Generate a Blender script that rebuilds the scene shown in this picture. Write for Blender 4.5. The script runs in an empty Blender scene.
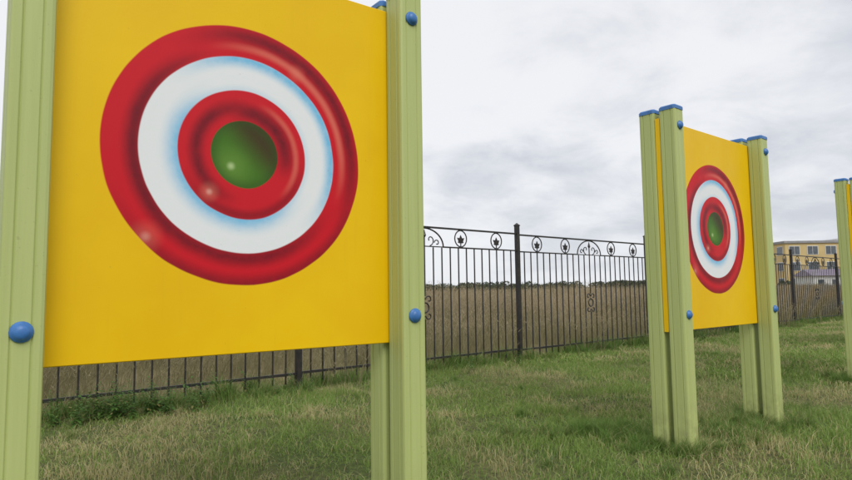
import bpy, math, random
import numpy as np
from mathutils import Matrix, Vector
rng=np.random.default_rng(7); random.seed(7)
S=bpy.context.scene
COL=S.collection
S.view_settings.view_transform='Standard'; S.view_settings.look='None'; S.view_settings.exposure=0

# ---------------------------------------------------------------- helpers
def link(o,parent=None):
    COL.objects.link(o)
    if parent is not None: o.parent=parent
    return o
def empty(name,loc=(0,0,0),rz=0):
    o=bpy.data.objects.new(name,None); o.location=loc; o.rotation_euler=(0,0,rz); o.empty_display_size=.2
    return link(o)
def mesh_obj(name,verts,faces,mat=None,parent=None,smooth=False):
    me=bpy.data.meshes.new(name); me.from_pydata([tuple(v) for v in verts],[],[tuple(f) for f in faces]); me.update()
    if mat: me.materials.append(mat)
    if smooth: me.polygons.foreach_set('use_smooth',[True]*len(me.polygons))
    o=bpy.data.objects.new(name,me); return link(o,parent)
class MB:
    def __init__(s): s.v=[];s.f=[];s.m=[]
    def add(s,v,f,m=0):
        b=len(s.v); s.v+= [tuple(x) for x in v]; s.f+=[tuple(i+b for i in q) for q in f]; s.m+=[m]*len(f)
    def box(s,x0,x1,y0,y1,z0,z1,m=0,M=None):
        v=[(x,y,z) for z in (z0,z1) for (x,y) in ((x0,y0),(x1,y0),(x1,y1),(x0,y1))]
        if M is not None: v=[M@Vector(p) for p in v]
        s.add(v,[(3,2,1,0),(4,5,6,7),(0,1,5,4),(1,2,6,5),(2,3,7,6),(3,0,4,7)],m)
    def tube(s,pts,r,n=6,m=0,closed=False,nrm=Vector((0,1,0))):
        pts=[Vector(p) for p in pts]; L=len(pts); V=[]
        rr=r if hasattr(r,'__len__') else [r]*L
        for i,p in enumerate(pts):
            a=pts[(i-1)%L] if (closed or i>0) else p; b=pts[(i+1)%L] if (closed or i<L-1) else p
            t=(b-a).normalized(); u=t.cross(nrm)
            if u.length<1e-4: u=t.cross(Vector((1,0,0)))
            u.normalize(); w=u.cross(t)
            for k in range(n):
                q=2*math.pi*(k+.5)/n; V.append(p+u*math.cos(q)*rr[i]+w*math.sin(q)*rr[i])
        F=[]
        for i in range(L if closed else L-1):
            j=(i+1)%L
            for k in range(n): F.append((i*n+k,i*n+(k+1)%n,j*n+(k+1)%n,j*n+k))
        if not closed: F.append(tuple(range(n))[::-1]); F.append(tuple((L-1)*n+k for k in range(n)))
        s.add(V,F,m)
    def obj(s,name,mats,parent=None,smooth=False):
        o=mesh_obj(name,s.v,s.f,None,parent,smooth)
        for mt in mats: o.data.materials.append(mt)
        o.data.polygons.foreach_set('material_index',s.m); return o

class NT:
    def __init__(s,nt): s.nt=nt
    def n(s,t,**k):
        x=s.nt.nodes.new(t)
        for a,b in k.items(): setattr(x,a,b)
        return x
    def L(s,a,b): s.nt.links.new(a,b)
    def put(s,sock,v):
        if isinstance(v,bpy.types.NodeSocket): s.L(v,sock)
        elif v is not None: sock.default_value=v
    def M(s,op,a,b=None,c=None,clamp=False):
        x=s.n('ShaderNodeMath',operation=op,use_clamp=clamp); s.put(x.inputs[0],a); s.put(x.inputs[1],b)
        if c is not None: s.put(x.inputs[2],c)
        return x.outputs[0]
    def ss(s,v,lo,hi,o0=0.,o1=1.):
        x=s.n('ShaderNodeMapRange',interpolation_type='SMOOTHSTEP'); s.put(x.inputs[0],v)
        x.inputs[1].default_value=lo;x.inputs[2].default_value=hi;x.inputs[3].default_value=o0;x.inputs[4].default_value=o1
        return x.outputs[0]
    def mix(s,f,a,b,bt='MIX'):
        x=s.n('ShaderNodeMix',data_type='RGBA',blend_type=bt); s.put(x.inputs[0],f)
        for i,c in ((6,a),(7,b)):
            if isinstance(c,tuple) and len(c)==3: c=c+(1,)
            s.put(x.inputs[i],c)
        return x.outputs[2]
    def noise(s,vec,scale,detail=4,rough=.5,out=0,dist=0):
        x=s.n('ShaderNodeTexNoise'); s.put(x.inputs['Vector'],vec); x.inputs['Scale'].default_value=scale
        x.inputs['Detail'].default_value=detail; x.inputs['Roughness'].default_value=rough; x.inputs['Distortion'].default_value=dist
        return x.outputs[out]
def newmat(name):
    m=bpy.data.materials.new(name); m.use_nodes=True; t=NT(m.node_tree); return m,t,m.node_tree.nodes['Principled BSDF']
def simple(name,col,rough=.5,var=.15,scale=6,bump=0.,metal=0,spec=.5,col2=None):
    m,t,p=newmat(name); tc=t.n('ShaderNodeNewGeometry').outputs['Position']
    f=t.noise(tc,scale,5,.6); dark=col2 or tuple(c*(1-var*2) for c in col)
    t.L(t.mix(t.ss(f,.35,.7),col,dark),p.inputs['Base Color'])
    t.L(t.ss(t.noise(tc,scale*3,3),.3,.7,rough-.06,rough+.1),p.inputs['Roughness'])
    p.inputs['Metallic'].default_value=metal; p.inputs['Specular IOR Level'].default_value=spec
    if bump:
        b=t.n('ShaderNodeBump'); b.inputs['Strength'].default_value=bump; b.inputs['Distance'].default_value=.003
        t.L(t.noise(tc,scale*12,4,.7),b.inputs['Height']); t.L(b.outputs[0],p.inputs['Normal'])
    return m

# ---------------------------------------------------------------- solved dimensions (metres)
CAMZ=.8962; PS=.099; WP=1.1758; ZB=.7122; R=.4163; ZC=.6282; HP=2.0131; ZL=.8119; ZU=1.9071; BT=.0296; BH=1.25
FX,FY,FT,FS,FH=1.1888,7.993,.7096,3.1856,1.7702
fc,fsn=math.cos(FT),math.sin(FT)
def gh(x,y):
    x=np.asarray(x,float); y=np.asarray(y,float)
    z=-.075*np.exp(-((x-3.4)**2/7+(y-4.9)**2/3.2))
    near=np.exp(-((x-1.5)**2+(y-5)**2)/900.)
    z=z+.015*np.sin(x*1.7+.4)*np.sin(y*1.3)*near*np.clip(np.hypot(x+.58,y-1.9)-1,0,1)
    return z
def fside(x,y): # signed distance beyond the fence (+ = field side)
    return -(x-FX)*fsn+(y-FY)*fc

# ---------------------------------------------------------------- camera
cam=bpy.data.cameras.new('camera'); co=link(bpy.data.objects.new('camera',cam))
cam.sensor_width=36; cam.lens=614.86/852*36; cam.clip_start=.05; cam.clip_end=5000
co.matrix_world=Matrix.Translation((0,0,CAMZ))@Matrix.Rotation(math.pi/2+.0838,4,'X')@Matrix.Rotation(-.0138,4,'Z')
S.camera=co

# ---------------------------------------------------------------- world + sun
sd=Vector((.35,-.85,.95)).normalized(); elev=math.asin(sd.z); az=math.atan2(sd.x,sd.y)
w=bpy.data.worlds.new('World'); S.world=w; w.use_nodes=True; t=NT(w.node_tree)
bg=w.node_tree.nodes['Background']; bg.inputs[1].default_value=.1
sky=t.n('ShaderNodeTexSky',sky_type='NISHITA',sun_disc=False,sun_elevation=elev,sun_rotation=az)
tc=t.n('ShaderNodeTexCoord').outputs['Generated']
sx=t.n('ShaderNodeSeparateXYZ'); t.L(tc,sx.inputs[0])
zz=t.M('ADD',t.M('MAXIMUM',sx.outputs[2],0.),.30)
cb=t.n('ShaderNodeCombineXYZ'); t.L(t.M('DIVIDE',sx.outputs[0],zz),cb.inputs[0]); t.L(t.M('DIVIDE',sx.outputs[1],zz),cb.inputs[1]); cb.inputs[2].default_value=5.1
n1=t.noise(cb.outputs[0],1.0,8,.52,dist=.25); n2=t.noise(cb.outputs[0],3.4,7,.58,dist=.3)
cl=t.M('ADD',t.M('MULTIPLY',n1,.60),t.M('MULTIPLY',n2,.40))
cl=t.M('ADD',cl,t.M('MULTIPLY',sx.outputs[0],-.15))
c=t.mix(t.ss(cl,.30,.54),(6.0,6.3,6.95),(9.1,9.2,9.5))
c=t.mix(t.ss(sx.outputs[2],.0,.14,.55,0.),c,(8.3,8.6,9.1))
c=t.mix(.95,sky.outputs[0],c)
t.L(c,bg.inputs[0])
sl=bpy.data.lights.new('sun','SUN'); sl.energy=1.5; sl.angle=math.radians(34); sl.color=(1,.97,.92)
sl.energy=1.85
so=link(bpy.data.objects.new('sun',sl)); so.rotation_euler=sd.to_track_quat('Z','Y').to_euler(); so.location=(5,-10,12)

# ---------------------------------------------------------------- materials
def target_material():
    m,t,p=newmat('painted_target_board')
    tc=t.n('ShaderNodeTexCoord').outputs['Object']
    sep=t.n('ShaderNodeSeparateXYZ'); t.L(tc,sep.inputs[0])
    X=t.M('DIVIDE',sep.outputs[0],R); Z=t.M('DIVIDE',sep.outputs[2],R)
    wob=t.M('MULTIPLY',t.M('SUBTRACT',t.noise(tc,5,2),.5),.02)
    r=t.M('ADD',t.M('SQRT',t.M('ADD',t.M('MULTIPLY',X,X),t.M('MULTIPLY',Z,Z))),wob)
    rs=t.M('MAXIMUM',r,.01)
    def cosd(dx,dz): 
        l=math.hypot(dx,dz); return t.M('DIVIDE',t.M('ADD',t.M('MULTIPLY',X,dx/l),t.M('MULTIPLY',Z,dz/l)),rs)
    def band(m_,w_): return t.ss(t.M('ABSOLUTE',t.M('SUBTRACT',r,m_)),0,w_,1,0)
    def spot(px,pz,rad):
        a=t.M('SUBTRACT',X,px);b=t.M('SUBTRACT',Z,pz)
        return t.ss(t.M('SQRT',t.M('ADD',t.M('MULTIPLY',a,a),t.M('MULTIPLY',b,b))),0,rad,1,0)
    def mul(*a):
        o=a[0]
        for b in a[1:]: o=t.M('MULTIPLY',o,b)
        return o
    grain=t.ss(t.noise(tc,38,3,.7),.2,.8,.85,1.1)
    LL=cosd(-.72,-.70); UR=cosd(.72,.70); LF=cosd(-1,.1); RT=cosd(1,.25); DN=cosd(.15,-1)
    Y1=(.87,.55,.003); Y2=(.81,.48,.002)
    base=t.mix(t.ss(t.noise(tc,1.6,4,.6),.3,.75),Y1,Y2)
    mp=t.n('ShaderNodeMapping'); mp.inputs['Scale'].default_value=(40,1,2.2); t.L(tc,mp.inputs[0])
    streak=t.ss(t.noise(mp.outputs[0],1,4,.6),.55,.85,0,.12)
    base=t.mix(streak,base,(.5,.33,.02))
    red=(.60,.008,.018); mar=(.14,.005,.014); pink=(.80,.25,.17)
    o=red
    o=t.mix(mul(band(.80,.10),t.ss(LL,-.5,.5,0.,.80),grain),o,mar)
    o=t.mix(mul(band(.99,.10),t.ss(DN,.0,.9,0.,.65),grain),o,mar)
    o=t.mix(mul(band(.93,.10),t.ss(UR,.1,.9,0.,.85),grain),o,mar)
    o=t.mix(mul(band(.84,.05),t.ss(UR,.35,.95,0.,.5)),o,pink)
    o=t.mix(mul(band(.79,.05),t.ss(LF,.3,.95,0.,.5)),o,mar)
    o=t.mix(mul(spot(-.70,-.66,.15),.28),o,pink); o=t.mix(mul(spot(-.70,-.66,.05),.28),o,(.9,.55,.45))
    o=t.mix(mul(spot(.42,.72,.10),.3),o,pink)
    wh=(.80,.82,.84); cy=(.17,.50,.77)
    q=wh
    q=t.mix(mul(t.ss(r,.48,.645,1,0),t.ss(LL,-.4,.6,0.,.95),grain),q,cy)
    q=t.mix(mul(band(.745,.10),t.ss(UR,-.15,.75,0.,.95),grain),q,cy)
    q=t.mix(mul(band(.50,.06),.25),q,cy)
    i=(.60,.010,.020)
    i=t.mix(mul(band(.37,.09),t.ss(LF,-.1,.8,0.,.85),grain),i,mar)
    i=t.mix(mul(band(.47,.07),t.ss(DN,0.,.9,0.,.6)),i,mar)
    i=t.mix(mul(band(.33,.11),t.ss(UR,.2,.9,0.,.9),grain),i,mar)
    i=t.mix(mul(band(.42,.04),t.ss(RT,.4,.95,0.,.4)),i,pink)
    i=t.mix(mul(spot(-.27,-.31,.10),.4),i,pink); i=t.mix(mul(spot(-.27,-.31,.035),.4),i,(.9,.6,.5))
    g=(.060,.165,.014)
    g=t.mix(mul(spot(-.10,-.10,.22),.5),g,(.17,.33,.05))
    g=t.mix(mul(t.ss(t.M('ADD',X,Z),-.10,.26),.92),g,(.055,.030,.010))
    g=t.mix(mul(t.ss(r,.17,.27),.55),g,(.03,.08,.01))
    g=t.mix(mul(spot(-.11,-.10,.045),.6),g,(.60,.75,.38))
    e=.006
    c=t.mix(t.ss(r,.262-e,.262+e),g,i)
    c=t.mix(t.ss(r,.50-e,.50+e),c,q)
    c=t.mix(t.ss(r,.76-e,.76+e),c,o)
    c=t.mix(t.ss(r,1-e,1+e),c,base)
    isf=t.M('LESS_THAN',sep.outputs[1],-BT/2+.0015)
    c=t.mix(isf,base,c)
    c=t.mix(t.ss(t.noise(tc,75,2,.5),.73,.78,0,.22),c,(.22,.15,.06))
    t.L(c,p.inputs['Base Color'])
    t.L(t.ss(t.noise(tc,4,5,.7),.3,.7,.36,.52),p.inputs['Roughness']); p.inputs['Specular IOR Level'].default_value=.25
    b=t.n('ShaderNodeBump'); b.inputs['Strength'].default_value=.12; b.inputs['Distance'].default_value=.002
    t.L(t.noise(tc,60,4,.6),b.inputs['Height']); t.L(b.outputs[0],p.inputs['Normal'])
    return m
M_board=target_material()
def post_material():
    m,t,p=newmat('green_painted_post'); tc=t.n('ShaderNodeNewGeometry').outputs['Position']
    mp=t.n('ShaderNodeMapping'); mp.inputs['Scale'].default_value=(30,30,1.2); t.L(tc,mp.inputs[0])
    f=t.noise(mp.outputs[0],1.2,5,.6)
    c=t.mix(t.ss(f,.3,.75),(.47,.525,.20),(.425,.48,.175))
    sep=t.n('ShaderNodeSeparateXYZ'); t.L(tc,sep.inputs[0])
    dirt=t.M('MULTIPLY',t.ss(sep.outputs[2],-.05,.35,.55,0),t.ss(t.noise(tc,14,5,.7),.35,.65))
    c=t.mix(dirt,c,(.19,.18,.09))
    sp=t.ss(t.noise(tc,90,3,.6),.66,.74,0,.35); c=t.mix(sp,c,(.25,.25,.12))
    t.L(c,p.inputs['Base Color']); p.inputs['Roughness'].default_value=.45; p.inputs['Specular IOR Level'].default_value=.35
    b=t.n('ShaderNodeBump'); b.inputs['Strength'].default_value=.15; b.inputs['Distance'].default_value=.002
    t.L(t.noise(mp.outputs[0],4,4,.6),b.inputs['Height']); t.L(b.outputs[0],p.inputs['Normal'])
    return m
M_post=post_material()
M_blue=simple('blue_plastic',(.055,.19,.50),.38,.12,30,.1)
M_iron=simple('black_iron_paint',(.014,.014,.016),.45,.2,20,.3,col2=(.035,.026,.022))

# ---------------------------------------------------------------- posts and target boards
def post_profile(s):
    h=s/2; c=.010; g=.0035; gw=.0035; a=.022
    side=[(-h+c,-h),(-a-gw,-h),(-a,-h+g),(-a+gw,-h),(a-gw,-h),(a,-h+g),(a+gw,-h),(h-c,-h),(h-c*.3,-h+c*.3)]
    pts=[]
    for k in range(4):
        cs,sn=[(1,0),(0,1),(-1,0),(0,-1)][k]
        pts+=[(x*cs-y*sn,x*sn+y*cs) for x,y in side]
    return pts
def add_post(mb,mc,cx,cy,top,bot=-.3):
    P=post_profile(PS); n=len(P)
    V=[(cx+x,cy+y,bot) for x,y in P]+[(cx+x,cy+y,top) for x,y in P]
    F=[(i,(i+1)%n,(i+1)%n+n,i+n) for i in range(n)]+[tuple(range(n))[::-1],tuple(range(n,2*n))]
    mb.add(V,F)
    h=PS/2+.003; hc=h-.006; c=.012
    def ring(q,z,cc): return [(cx+x,cy+y,z) for x,y in ((-q+cc,-q),(q-cc,-q),(q,-q+cc),(q,q-cc),(q-cc,q),(-q+cc,q),(-q,q-cc),(-q,-q+cc))]
    V=ring(h,top-.012,c)+ring(h,top+.006,c)+ring(hc,top+.013,c*.8)
    F=[tuple(range(8))[::-1],tuple(range(16,24))]
    for l in (0,8): F+=[(l+i,l+(i+1)%8,l+8+(i+1)%8,l+8+i) for i in range(8)]
    mc.add(V,F)
def add_bolt(mc,cx,cy,z,sgn):
    prof=[(.000,.0255),(.003,.0262),(.006,.0245),(.007,.0215),(.012,.0195),(.0165,.0140),(.0190,.0065)]
    n=18; V=[];F=[]
    for d,r_ in prof: V+=[(cx+r_*math.cos(2*math.pi*k/n),cy+sgn*d,z+r_*math.sin(2*math.pi*k/n)) for k in range(n)]
    for l in range(len(prof)-1):
        for k in range(n):
            q=(l*n+k,l*n+(k+1)%n,(l+1)*n+(k+1)%n,(l+1)*n+k); F.append(q if sgn<0 else q[::-1])
    F.append(tuple((len(prof)-1)*n+k for k in range(n)))
    mc.add(V,F)
def target_unit(x,y,th,z0,name='target_stand'):
    E=empty(name,(x,y,z0),th)
    yp=BT/2+PS/2
    for sx_ in (-1,1):
        for sy in (-1,1):
            mb=MB();mc=MB()
            jt=random.uniform(-.004,.004)
            add_post(mb,mc,sx_*WP/2,sy*(yp+.001),HP+jt)
            mb.obj('post',[M_post],E); mc.obj('post_cap',[M_blue],E)
    mc=MB()
    for sx_ in (-1,1):
        for z in (ZL,ZU):
            for sy in (-1,1): add_bolt(mc,sx_*WP/2,sy*(BT/2+PS+.0012),z,sy)
    o=mc.obj('bolt_caps',[M_blue],E,True)
    hw=WP/2+PS/2-.004; z0b=-ZC; z1b=BH-ZC; b=.0025; hy=BT/2
    V=[];F=[]
    for yy,ins in ((-hy,b),(-hy+b,0),(hy-b,0),(hy,b)):
        V+=[(-hw+ins,yy,z0b+ins),(hw-ins,yy,z0b+ins),(hw-ins,yy,z1b-ins),(-hw+ins,yy,z1b-ins)]
    F=[(0,1,2,3),(15,14,13,12)]
    for l in (0,4,8): F+=[(l+i,l+4+i,l+4+(i+1)%4,l+(i+1)%4) for i in range(4)]
    bo=mesh_obj('target_board',V,F,M_board,E); bo.location=(0,0,ZB+ZC)
    return E
target_unit(-.583,1.948,.6428,0)
target_unit(1.8625,3.9666,.6889,-.066)
target_unit(4.594,6.318,.6889,-.08)
target_unit(7.25,8.56,.6889,-.06)

# ---------------------------------------------------------------- ornamental metal fence
def spiral(cx,cz,r0,r1,a0,a1,n=14):
    return [(cx+(r0+(r1-r0)*i/n)*math.cos(a0+(a1-a0)*i/n),0,cz+(r0+(r1-r0)*i/n)*math.sin(a0+(a1-a0)*i/n)) for i in range(n+1)]
F_TOP=1.625; F_2=1.405; F_LOW=.14
def fence_section():
    mb=MB(); L=FS
    def ZY(x0,x1,z0,z1,d=.012): mb.box(x0,x1,-d,d,z0,z1)
    ZY(.025,L-.025,F_TOP-.010,F_TOP+.010); ZY(.025,L/2-.29,F_2-.008,F_2+.008); ZY(L/2+.29,L-.025,F_2-.008,F_2+.008)
    ZY(.025,L-.025,F_LOW-.012,F_LOW+.012)
    n=24
    for i in range(1,n):
        x=L*i/n; dx=abs(x-L/2); top=F_2-.008
        if dx<.02:
            mb.box(x-.006,x+.006,-.006,.006,.05,.58); mb.box(x-.006,x+.006,-.006,.006,.84,1.50)
        else: mb.box(x-.006,x+.006,-.006,.006,.05,top)
    a=[(L/2-.29*math.cos(math.pi*i/20),0,F_2+(F_TOP-F_2-.012)*math.sin(math.pi*i/20)) for i in range(21)]
    mb.tube(a,.009); 
    ZY(L/2-.29,L/2+.29,F_2-.006,F_2+.006,.006)
    for sg in (-1,1):
        mb.tube([(L/2+sg*(p[0]),0,p[2]) for p in spiral(.085,F_2+.075,.065,.015,-1.57,3.6)],.007,5)
        mb.tube([(L/2+sg*(p[0]),0,p[2]) for p in spiral(.19,F_2+.045,.04,.012,3.1,-2.2)],.007,5)
        mb.tube([(L/2+sg*(p[0]),0,p[2]) for p in spiral(.055,.80,.05,.012,3.14,-2.)],.008,5)
        mb.tube([(L/2+sg*(p[0]),0,p[2]) for p in spiral(.055,.62,.05,.012,3.14,8.2)],.008,5)
    mb.tube([(L/2,0,1.40),(L/2,0,1.50),(L/2,0,1.53),(L/2,0,1.60)],[.006,.006,.022,.002],6)
    mb.tube([(L/2+.055*math.cos(q),0,.71+.055*math.sin(q)) for q in np.linspace(0,2*math.pi,19)[:-1]],.009,5,closed=True)
    for cx in (.40,1.02,L-1.02,L-.40):
        cz=(F_TOP+F_2)/2; rr=(F_TOP-F_2)/2-.012
        mb.tube([(cx+rr*math.cos(q),0,cz+rr*math.sin(q)) for q in np.linspace(0,2*math.pi,21)[:-1]],.008,5,closed=True)
        for ang,ln in ((math.pi/2,.075),(math.pi/2+.95,.07),(math.pi/2-.95,.07),(math.pi/2+1.9,.05),(math.pi/2-1.9,.05)):
            d=Vector((math.cos(ang),0,math.sin(ang))); q=Vector((-d.z,0,d.x)); o=Vector((cx,0,cz-.03))
            V=[o+Vector((0,-.003,0)),o+d*ln*.5+q*.020+Vector((0,-.005,0)),o+d*ln+Vector((0,-.003,0)),o+d*ln*.5-q*.020+Vector((0,-.005,0))]
            V+=[v+Vector((0,.008,0)) for v in V]
            mb.add(V,[(0,1,2,3),(7,6,5,4),(0,4,5,1),(1,5,6,2),(2,6,7,3),(3,7,4,0)])
        mb.box(cx-.005,cx+.005,-.005,.005,F_2,cz-.02)
    mb.box(-.025,.025,-.025,.025,-.2,FH-.03)
    mb.box(-.031,.031,-.031,.031,FH-.03,FH-.018)
    mb.add([(-.028,-.028,FH-.018),(.028,-.028,FH-.018),(.028,.028,FH-.018),(-.028,.028,FH-.018),(0,0,FH+.012)],[(0,1,4),(1,2,4),(2,3,4),(3,0,4)])
    return mb
sec=fence_section()
allf=MB()
for k in range(-5,12):
    ox=FX+k*FS*fc; oy=FY+k*FS*fsn
    tl=random.uniform(-.006,.006)
    V=[(ox+x*fc-y*fsn,oy+x*fsn+y*fc,z+tl) for x,y,z in sec.v]
    allf.add(V,sec.f)
allf.obj('metal_fence',[M_iron])

# ---------------------------------------------------------------- ground sheet
def ground_material():
    m,t,p=newmat('ground_soil_grass'); g=t.n('ShaderNodeNewGeometry').outputs['Position']
    sep=t.n('ShaderNodeSeparateXYZ'); t.L(g,sep.inputs[0])
    side=t.M('ADD',t.M('MULTIPLY',t.M('SUBTRACT',sep.outputs[0],FX),-fsn),t.M('MULTIPLY',t.M('SUBTRACT',sep.outputs[1],FY),fc))
    lawn=t.mix(t.ss(t.noise(g,.9,5,.6),.35,.65),(.075,.12,.028),(.15,.145,.06))
    lawn=t.mix(t.ss(t.noise(g,25,4,.7),.4,.7),lawn,(.06,.065,.03))
    field=t.mix(t.ss(t.noise(g,.12,6,.6),.35,.65),(.28,.23,.13),(.18,.17,.08))
    field=t.mix(t.ss(t.noise(g,3,5,.7),.4,.7,0,.5),field,(.14,.11,.06))
    t.L(t.mix(t.ss(side,-.1,.6),lawn,field),p.inputs['Base Color']); p.inputs['Roughness'].default_value=.95; p.inputs['Specular IOR Level'].default_value=.1
    b=t.n('ShaderNodeBump'); b.inputs['Strength'].default_value=.8; b.inputs['Distance'].default_value=.03
    t.L(t.noise(g,18,5,.7),b.inputs['Height']); t.L(b.outputs[0],p.inputs['Normal'])
    return m
xs=np.concatenate([[-2500,-1200,-500,-200,-90,-45,-28],np.arange(-18,40.1,.6),[50,75,130,260,600,1300,2500]])
ys=np.concatenate([[-2500,-900,-300,-100,-40,-18],np.arange(-8,35.1,.6),[45,65,110,220,500,1200,3000]])
GX,GY=np.meshgrid(xs,ys); GZ=gh(GX,GY)
nx=len(xs); V=np.stack([GX.ravel(),GY.ravel(),GZ.ravel()],1)
F=[(j*nx+i,j*nx+i+1,(j+1)*nx+i+1,(j+1)*nx+i) for j in range(len(ys)-1) for i in range(nx-1)]
mesh_obj('ground',V,F,ground_material(),smooth=True)

# ---------------------------------------------------------------- blades
def blade_mesh(name,px,py,h,wd,lean,mat,tone=None,segs=2,curl=1.0,z0=0.,la=None,droop=.25):
    n=len(px); az=rng.uniform(0,2*np.pi,n)
    if la is None: la=rng.uniform(0,2*np.pi,n)
    wx,wy=np.cos(az)*wd/2,np.sin(az)*wd/2; lx,ly=np.cos(la)*lean,np.sin(la)*lean
    ts=np.linspace(0,1,segs+1); V=np.zeros((n,2*segs+1,3))
    for k,tt in enumerate(ts):
        cx=px+lx*tt**(1+curl); cy=py+ly*tt**(1+curl); cz=z0+h*tt*(1-droop*tt*np.clip(lean/np.maximum(h,.01),0,1.5))
        ww=1-.75*tt**1.5
        if k<segs:
            V[:,2*k]=np.stack([cx-wx*ww,cy-wy*ww,cz],1); V[:,2*k+1]=np.stack([cx+wx*ww,cy+wy*ww,cz],1)
        else: V[:,2*segs]=np.stack([cx,cy,cz],1)
    V[:,:2,2]-=.02
    st=2*segs+1; base=(np.arange(n)*st)[:,None]
    quads=[]; 
    for k in range(segs-1): quads.append(base+np.array([[2*k,2*k+1,2*k+3,2*k+2]]))
    tri=base+np.array([[2*segs-2,2*segs-1,2*segs]])
    faces=[]
    if quads: faces+=np.concatenate(quads).tolist()
    faces+=tri.tolist()
    me=bpy.data.meshes.new(name); me.from_pydata(V.reshape(-1,3).tolist(),[],faces); me.materials.append(mat)
    if tone is None: tone=rng.uniform(0,1,n)
    at=me.attributes.new('tone','FLOAT','POINT'); at.data.foreach_set('value',np.repeat(tone,st).astype(np.float32))
    me.update(); return me
def blade_material(name,ga,gb,dry,dryfrac,nscale=.7,drylo=.42,dryhi=.66,trans=.3,shade=.55,lowgreen=None):
    m,t,p=newmat(name); nt=m.node_tree
    pos=t.n('ShaderNodeNewGeometry').outputs['Position']; at=t.n('ShaderNodeAttribute',attribute_name='tone').outputs['Fac']
    oi=t.n('ShaderNodeObjectInfo').outputs['Random']
    big=t.noise(pos,nscale,3,.6); c=t.mix(t.M('ADD',t.M('MULTIPLY',at,.85),t.M('MULTIPLY',oi,.15)),ga,gb)
    th=t.M('ADD',t.M('MULTIPLY',t.ss(big,drylo,dryhi),dryfrac*1.9),dryfrac*.25)
    isd=t.ss(t.M('SUBTRACT',th,t.M('FRACT',t.M('MULTIPLY',at,7.31))),-.06,.06)
    c=t.mix(isd,c,dry)
    c=t.mix(t.ss(t.noise(pos,.45,1,.5),.35,.7,0,.4),c,tuple(x*shade for x in ga))
    if lowgreen:
        sp=t.n('ShaderNodeSeparateXYZ'); t.L(pos,sp.inputs[0])
        c=t.mix(t.ss(sp.outputs[2],.1,.62,.6,0),c,lowgreen)
    t.L(c,p.inputs['Base Color']); p.inputs['Roughness'].default_value=.6; p.inputs['Specular IOR Level'].default_value=.2
    tr=t.n('ShaderNodeBsdfTranslucent'); t.L(c,tr.inputs[0]); mx=t.n('ShaderNodeMixShader'); mx.inputs[0].default_value=trans
    t.L(p.outputs[0],mx.inputs[1]); t.L(tr.outputs[0],mx.inputs[2]); t.L(mx.outputs[0],nt.nodes['Material Output'].inputs[0])
    return m
M_grass=blade_material('lawn_blades',(.17,.275,.055),(.33,.44,.125),(.58,.50,.27),.34,nscale=.85,drylo=.46,dryhi=.62,trans=.33)
M_tuft=blade_material('tuft_blades',(.10,.20,.038),(.20,.31,.075),(.42,.36,.17),.12)
M_dry=blade_material('dry_stalks',(.30,.24,.145),(.50,.41,.27),(.22,.20,.10),.25,nscale=.25,trans=.35,shade=.6,lowgreen=(.20,.20,.09))
def clustered(n,half,k,sig,frac=.6):
    cx=rng.uniform(-half,half,(k,2)); idx=rng.integers(0,k,n)
    p=cx[idx]+rng.normal(0,sig,(n,2)); u=rng.uniform(-half,half,(n,2)); m_=rng.uniform(0,1,n)<frac
    return np.where(m_[:,None],p,u)
def inst(parent,me,x,y,z,rz,s=1,sz=None):
    o=bpy.data.objects.new(me.name,me); o.location=(x,y,z); o.rotation_euler=(0,0,rz); o.scale=(s,s,sz or s); link(o,parent)
lawn=empty('lawn_grass')
tiles=[]
for v in range(6):
    n=4000; p=clustered(n,.56,70,.05); h=rng.gamma(4,.0095,n)+.010; tiles.append(blade_mesh('lawn_patch',p[:,0],p[:,1],h,rng.uniform(.0024,.005,n),h*rng.uniform(.2,1.5,n),M_grass))
far=[]
for v in range(3):
    n=2000; p=clustered(n,.62,50,.07); h=rng.gamma(4,.010,n)+.012; far.append(blade_mesh('lawn_patch_far',p[:,0],p[:,1],h,rng.uniform(.006,.012,n),h*rng.uniform(.2,1.3,n),M_grass))
for i in np.arange(-9,24,.95):
    for j in np.arange(-1.5,24,.95):
        x=i+random.uniform(-.1,.1); y=j+random.uniform(-.1,.1)
        if fside(x,y)>.6: continue
        if y<1 and abs(x)>4: continue
        d=math.hypot(x,y)
        if x>y*1.25+3.5 or x<-y*1.0-4: continue
        me=random.choice(tiles if d<7.5 else far)
        inst(lawn,me,x,y,float(gh(x,y)),random.choice([0,1,2,3])*math.pi/2+random.uniform(-.2,.2),1,random.uniform(.65,1.25))
tufts=[]
for v in range(5):
    n=170; a=rng.uniform(0,2*np.pi,n); rr=np.abs(rng.normal(0,.07,n)); h=rng.uniform(.08,.24,n)*(1.15-rr*2)
    tufts.append(blade_mesh('grass_tuft',rr*np.cos(a),rr*np.sin(a),h,rng.uniform(.003,.006,n),h*rng.uniform(.2,.9,n),M_tuft,segs=3))
tp=empty('grass_tufts')
def tuft(x,y,s=1): inst(tp,random.choice(tufts),x,y,float(gh(x,y)),random.uniform(0,6.28),s,s*random.uniform(.7,1.1))
for (ux,uy,th,cnt) in ((1.8625,3.9666,.6889,110),(4.594,6.318,.6889,60),(-.583,1.948,.6428,40),(7.25,8.56,.6889,40)):
    for k in range(cnt):
        a=random.choice([-WP/2,WP/2])+random.gauss(0,.14) if random.random()<.65 else random.uniform(-.7,.7)
        nn=random.gauss(.05,.14)
        tuft(ux+a*math.cos(th)-nn*math.sin(th),uy+a*math.sin(th)+nn*math.cos(th),random.uniform(.3,.62))
for k in range(80): tuft(1.05+random.gauss(0,.24),4.05+random.gauss(0,.11),random.uniform(.3,.6))
for a in np.arange(-9,26,.085):
    b=-abs(random.gauss(0,.14))+.08
    tuft(FX+a*fc-b*fsn,FY+a*fsn+b*fc,random.uniform(.5,1.15))
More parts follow.
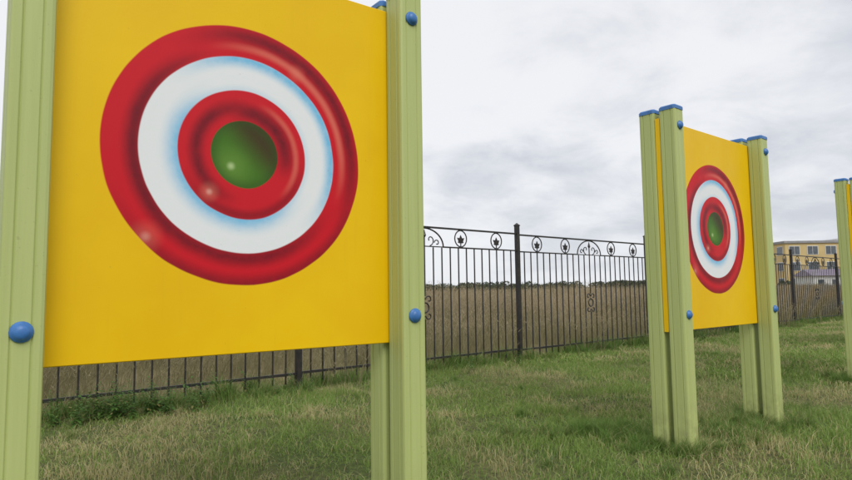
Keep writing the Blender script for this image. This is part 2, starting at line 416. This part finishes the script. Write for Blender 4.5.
for k in range(420):
    x=random.uniform(-6,14);y=random.uniform(1.5,15)
    if fside(x,y)<-.2: tuft(x,y,random.uniform(.2,.45))

# dry field beyond the fence: thin leaning stalks with feathery seed heads
def reed_patch(name,half,nst,wmin,wmax,pl,plw,hm,hs):
    p=clustered(nst,half,55,half*.13,.5); h=np.clip(rng.normal(hm,hs,nst),.25,1.15)
    low=rng.uniform(0,1,nst)<.4; h=np.where(low,h*.55,h); lean=h*rng.uniform(.05,.55,nst); la=rng.normal(.6,1.3,nst)
    tone=rng.uniform(0,1,nst)
    me1=blade_mesh(name,p[:,0],p[:,1],h,rng.uniform(wmin,wmax,nst),lean,M_dry,tone,segs=3,curl=.8,la=la,droop=.25)
    hi=np.where(~low)[0]; k=pl; idx=np.repeat(hi,k); m_=len(idx); tt=rng.uniform(.72,1.0,m_)
    cx=p[idx,0]+np.cos(la[idx])*lean[idx]*tt**1.8; cy=p[idx,1]+np.sin(la[idx])*lean[idx]*tt**1.8
    cz=h[idx]*tt*(1-.25*tt*np.clip(lean[idx]/h[idx],0,1.5))
    me2=blade_mesh(name+'_heads',cx,cy,rng.uniform(.02,.07,m_),rng.uniform(plw*.6,plw,m_),rng.uniform(.01,.05,m_),M_dry,np.clip(tone[idx]+.25,0,1),segs=1,z0=cz)
    a=np.zeros(len(me1.vertices)*3); me1.vertices.foreach_get('co',a); b=np.zeros(len(me2.vertices)*3); me2.vertices.foreach_get('co',b)
    n1=len(me1.vertices); f=[tuple(q.vertices) for q in me1.polygons]+[tuple(i+n1 for i in q.vertices) for q in me2.polygons]
    t1=np.zeros(n1);me1.attributes['tone'].data.foreach_get('value',t1); t2=np.zeros(len(me2.vertices));me2.attributes['tone'].data.foreach_get('value',t2)
    me=bpy.data.meshes.new(name); me.from_pydata(np.concatenate([a,b]).reshape(-1,3).tolist(),[],f); me.materials.append(M_dry)
    at=me.attributes.new('tone','FLOAT','POINT'); at.data.foreach_set('value',np.concatenate([t1,t2]).astype(np.float32)); me.update()
    bpy.data.meshes.remove(me1); bpy.data.meshes.remove(me2); return me
field=empty('dry_field_grass')
ft=[reed_patch('dry_grass_patch',1.1,1500,.003,.007,4,.011,.80,.17) for v in range(5)]
ft2=[reed_patch('dry_grass_patch_far',2.2,1000,.010,.022,2,.035,.82,.14) for v in range(3)]
for a in np.arange(-14,46,1.9):
    for b in np.arange(1.2,11,1.9):
        x=FX+a*fc-b*fsn; y=FY+a*fsn+b*fc
        hs=min(1.,.50+b*.075)
        inst(field,random.choice(ft),x+random.uniform(-.2,.2),y,0,random.uniform(-.5,.5),1,hs*random.uniform(.85,1.12))
for a in np.arange(-20,100,4):
    for b in np.arange(12.5,40,4):
        x=FX+a*fc-b*fsn; y=FY+a*fsn+b*fc
        if y<2: continue
        inst(field,random.choice(ft2),x,y,0,random.uniform(-.5,.5),1,random.uniform(.95,1.12))

# ---------------------------------------------------------------- broadleaf weeds by the fence
M_weed=blade_material('weed_leaves',(.07,.15,.03),(.13,.24,.05),(.30,.26,.10),.06)
def weed_mesh():
    V=[];F=[];T=[]
    for s_ in range(9):
        a=random.uniform(0,6.28);h=random.uniform(.15,.34);ln=random.uniform(.03,.14)
        for l in range(9):
            tt=(l+1.5)/10.5; c=Vector((math.cos(a)*ln*tt,math.sin(a)*ln*tt,h*tt)); b=random.uniform(0,6.28)
            d=Vector((math.cos(b),math.sin(b),random.uniform(-.2,.5))).normalized(); q=d.cross(Vector((0,0,1))).normalized(); L=random.uniform(.03,.07)*(1.2-tt*.6); W=L*.2
            k=len(V); dr=Vector((0,0,-L*.3))
            V+=[c,c+d*L*.4+q*W,c+d*L*.4-q*W+Vector((0,0,.0)),c+d*L*.75+q*W*.7+dr*.4,c+d*L*.75-q*W*.7+dr*.4,c+d*L+dr]
            F+=[(k,k+1,k+2),(k+1,k+3,k+4,k+2),(k+3,k+5,k+4)]; tn=random.random(); T+=[tn]*6
        k=len(V); e=Vector((math.cos(a)*ln,math.sin(a)*ln,h)); V+=[Vector((-.002,0,-.02)),Vector((.002,0,-.02)),e]; F.append((k,k+1,k+2)); T+=[.5]*3
    me=bpy.data.meshes.new('weed_leaves'); me.from_pydata([tuple(v) for v in V],[],F); me.materials.append(M_weed)
    at=me.attributes.new('tone','FLOAT','POINT'); at.data.foreach_set('value',T); return me
wm=[weed_mesh() for _ in range(3)]; we=empty('weeds')
for k in range(36):
    a=random.gauss(-4.75,.38) if k<24 else random.uniform(-8,6); b=-.28+random.gauss(0,.10)
    x=FX+a*fc-b*fsn;y=FY+a*fsn+b*fc
    inst(we,random.choice(wm),x,y,float(gh(x,y)),random.uniform(0,6.28),random.uniform(.6,1.0))

# ---------------------------------------------------------------- distant school building
M_wall=simple('yellow_render',(.60,.46,.22),.85,.06,.3)
M_wall2=simple('ochre_render',(.52,.36,.18),.85,.06,.3)
M_glass=simple('window_glass',(.10,.12,.14),.15,.2,1,spec=.8)
M_white=simple('white_trim',(.72,.72,.70),.6,.05,1)
M_roof=simple('grey_roof',(.30,.30,.31),.8,.1,1)
B=empty('school_building',(0,0,0))
def block(x0,x1,y0,y1,h,st,mat):
    mb=MB(); mb.box(x0,x1,y0,y1,-.5,h); mb.obj('walls',[mat],B)
    mb=MB(); mb.box(x0-.25,x1+.25,y0-.25,y1+.25,h,h+.45); mb.obj('parapet',[M_white if mat is M_wall2 else M_roof],B)
    mw=MB(); mf=MB(); fh=h/st
    nwin=int((x1-x0)/3.2)
    for s_ in range(st):
        z0=s_*fh+fh*.30; z1=s_*fh+fh*.80
        for i in range(nwin):
            cx=x0+(i+.5)*(x1-x0)/nwin; wv=.95
            mf.box(cx-wv-.1,cx+wv+.1,y0-.06,y0-.01,z0-.1,z1+.1); mw.box(cx-wv,cx-.05,y0-.10,y0-.062,z0,z1); mw.box(cx+.05,cx+wv,y0-.10,y0-.062,z0,z1)
    for j in range(int((y1-y0)/3.5)):
        for s_ in range(st):
            cy=y0+(j+.5)*3.5; z0=s_*fh+fh*.30; z1=s_*fh+fh*.80
            mf.box(x0-.06,x0-.01,cy-1,cy+1,z0-.1,z1+.1); mw.box(x0-.10,x0-.062,cy-.9,cy+.9,z0,z1)
    mf.obj('window_frames',[M_white],B); mw.obj('windows',[M_glass],B)
block(69,83,118,136,9.2,3,M_wall); block(83.4,100,114,140,10.0,3,M_wall2); block(100.4,140,120,136,9.2,3,M_wall)
def house(cx,cy,wd,dp,h,wallmat,roofmat,root):
    mb=MB(); mb.box(cx-wd/2,cx+wd/2,cy-dp/2,cy+dp/2,-.3,h); mb.obj('walls',[wallmat],root)
    mb=MB(); r_=.4; x0,x1,y0,y1=cx-wd/2-r_,cx+wd/2+r_,cy-dp/2-r_,cy+dp/2+r_
    mb.add([(x0,y0,h),(x1,y0,h),(x1,y1,h),(x0,y1,h),(x0+.3,cy,h+dp*.22),(x1-.3,cy,h+dp*.22)],[(0,1,5,4),(2,3,4,5),(3,0,4),(1,2,5),(3,2,1,0)]); mb.obj('roof',[roofmat],root)
    mb=MB()
    for i in range(3):
        q=cx-wd/2+wd*(i+.5)/3; mb.box(q-.5,q+.5,cy-dp/2-.06,cy-dp/2-.01,h*.35,h*.75)
    mb.obj('windows',[M_glass],root)
M_purple=simple('mauve_sheet',(.28,.24,.30),.6,.1,1)
B2=empty('low_house'); house(66,102,7,5,2.6,M_white,M_purple,B2)
B3=empty('low_house'); house(78,104,10,6,2.9,M_wall,M_purple,B3)

# ---------------------------------------------------------------- distant tree line
M_leaf=blade_material('distant_foliage',(.07,.09,.06),(.12,.14,.09),(.16,.15,.09),.1,nscale=.05)
def treeline():
    V=[];F=[];T=[]
    def clump(cx,cy,h,wd,big=1.):
        for i in range(int(60*wd/4)):
            z=h*(.15+.85*rng.beta(1.6,1.5)); rr=wd*.5*math.sqrt(max(.05,1-((z/h-.45)/.6)**2))*math.sqrt(random.random()); a=random.uniform(0,6.28)
            c=Vector((cx+rr*math.cos(a),cy+rr*math.sin(a),z)); s_=random.uniform(.2,.55)*big
            u=Vector(rng.normal(0,1,3)).normalized()*s_; v=u.cross(Vector(rng.normal(0,1,3))).normalized()*s_*.7
            k=len(V); V.extend([c-u,c+v,c+u,c-v]); F.append((k,k+1,k+2,k+3)); T.extend([random.random()]*4)
    for i in range(520):
        x=random.uniform(-400,520); y=random.uniform(400,470)
        clump(x,y,random.uniform(4.0,7.0),random.uniform(8,18),1.8)
    for i in range(14): clump(random.uniform(56,100),random.uniform(92,112),random.uniform(1.6,3.0),random.uniform(2.5,4))
    me=bpy.data.meshes.new('distant_tree_line'); me.from_pydata([tuple(v) for v in V],[],F); me.materials.append(M_leaf)
    at=me.attributes.new('tone','FLOAT','POINT'); at.data.foreach_set('value',T)
    link(bpy.data.objects.new('distant_tree_line',me))
treeline()
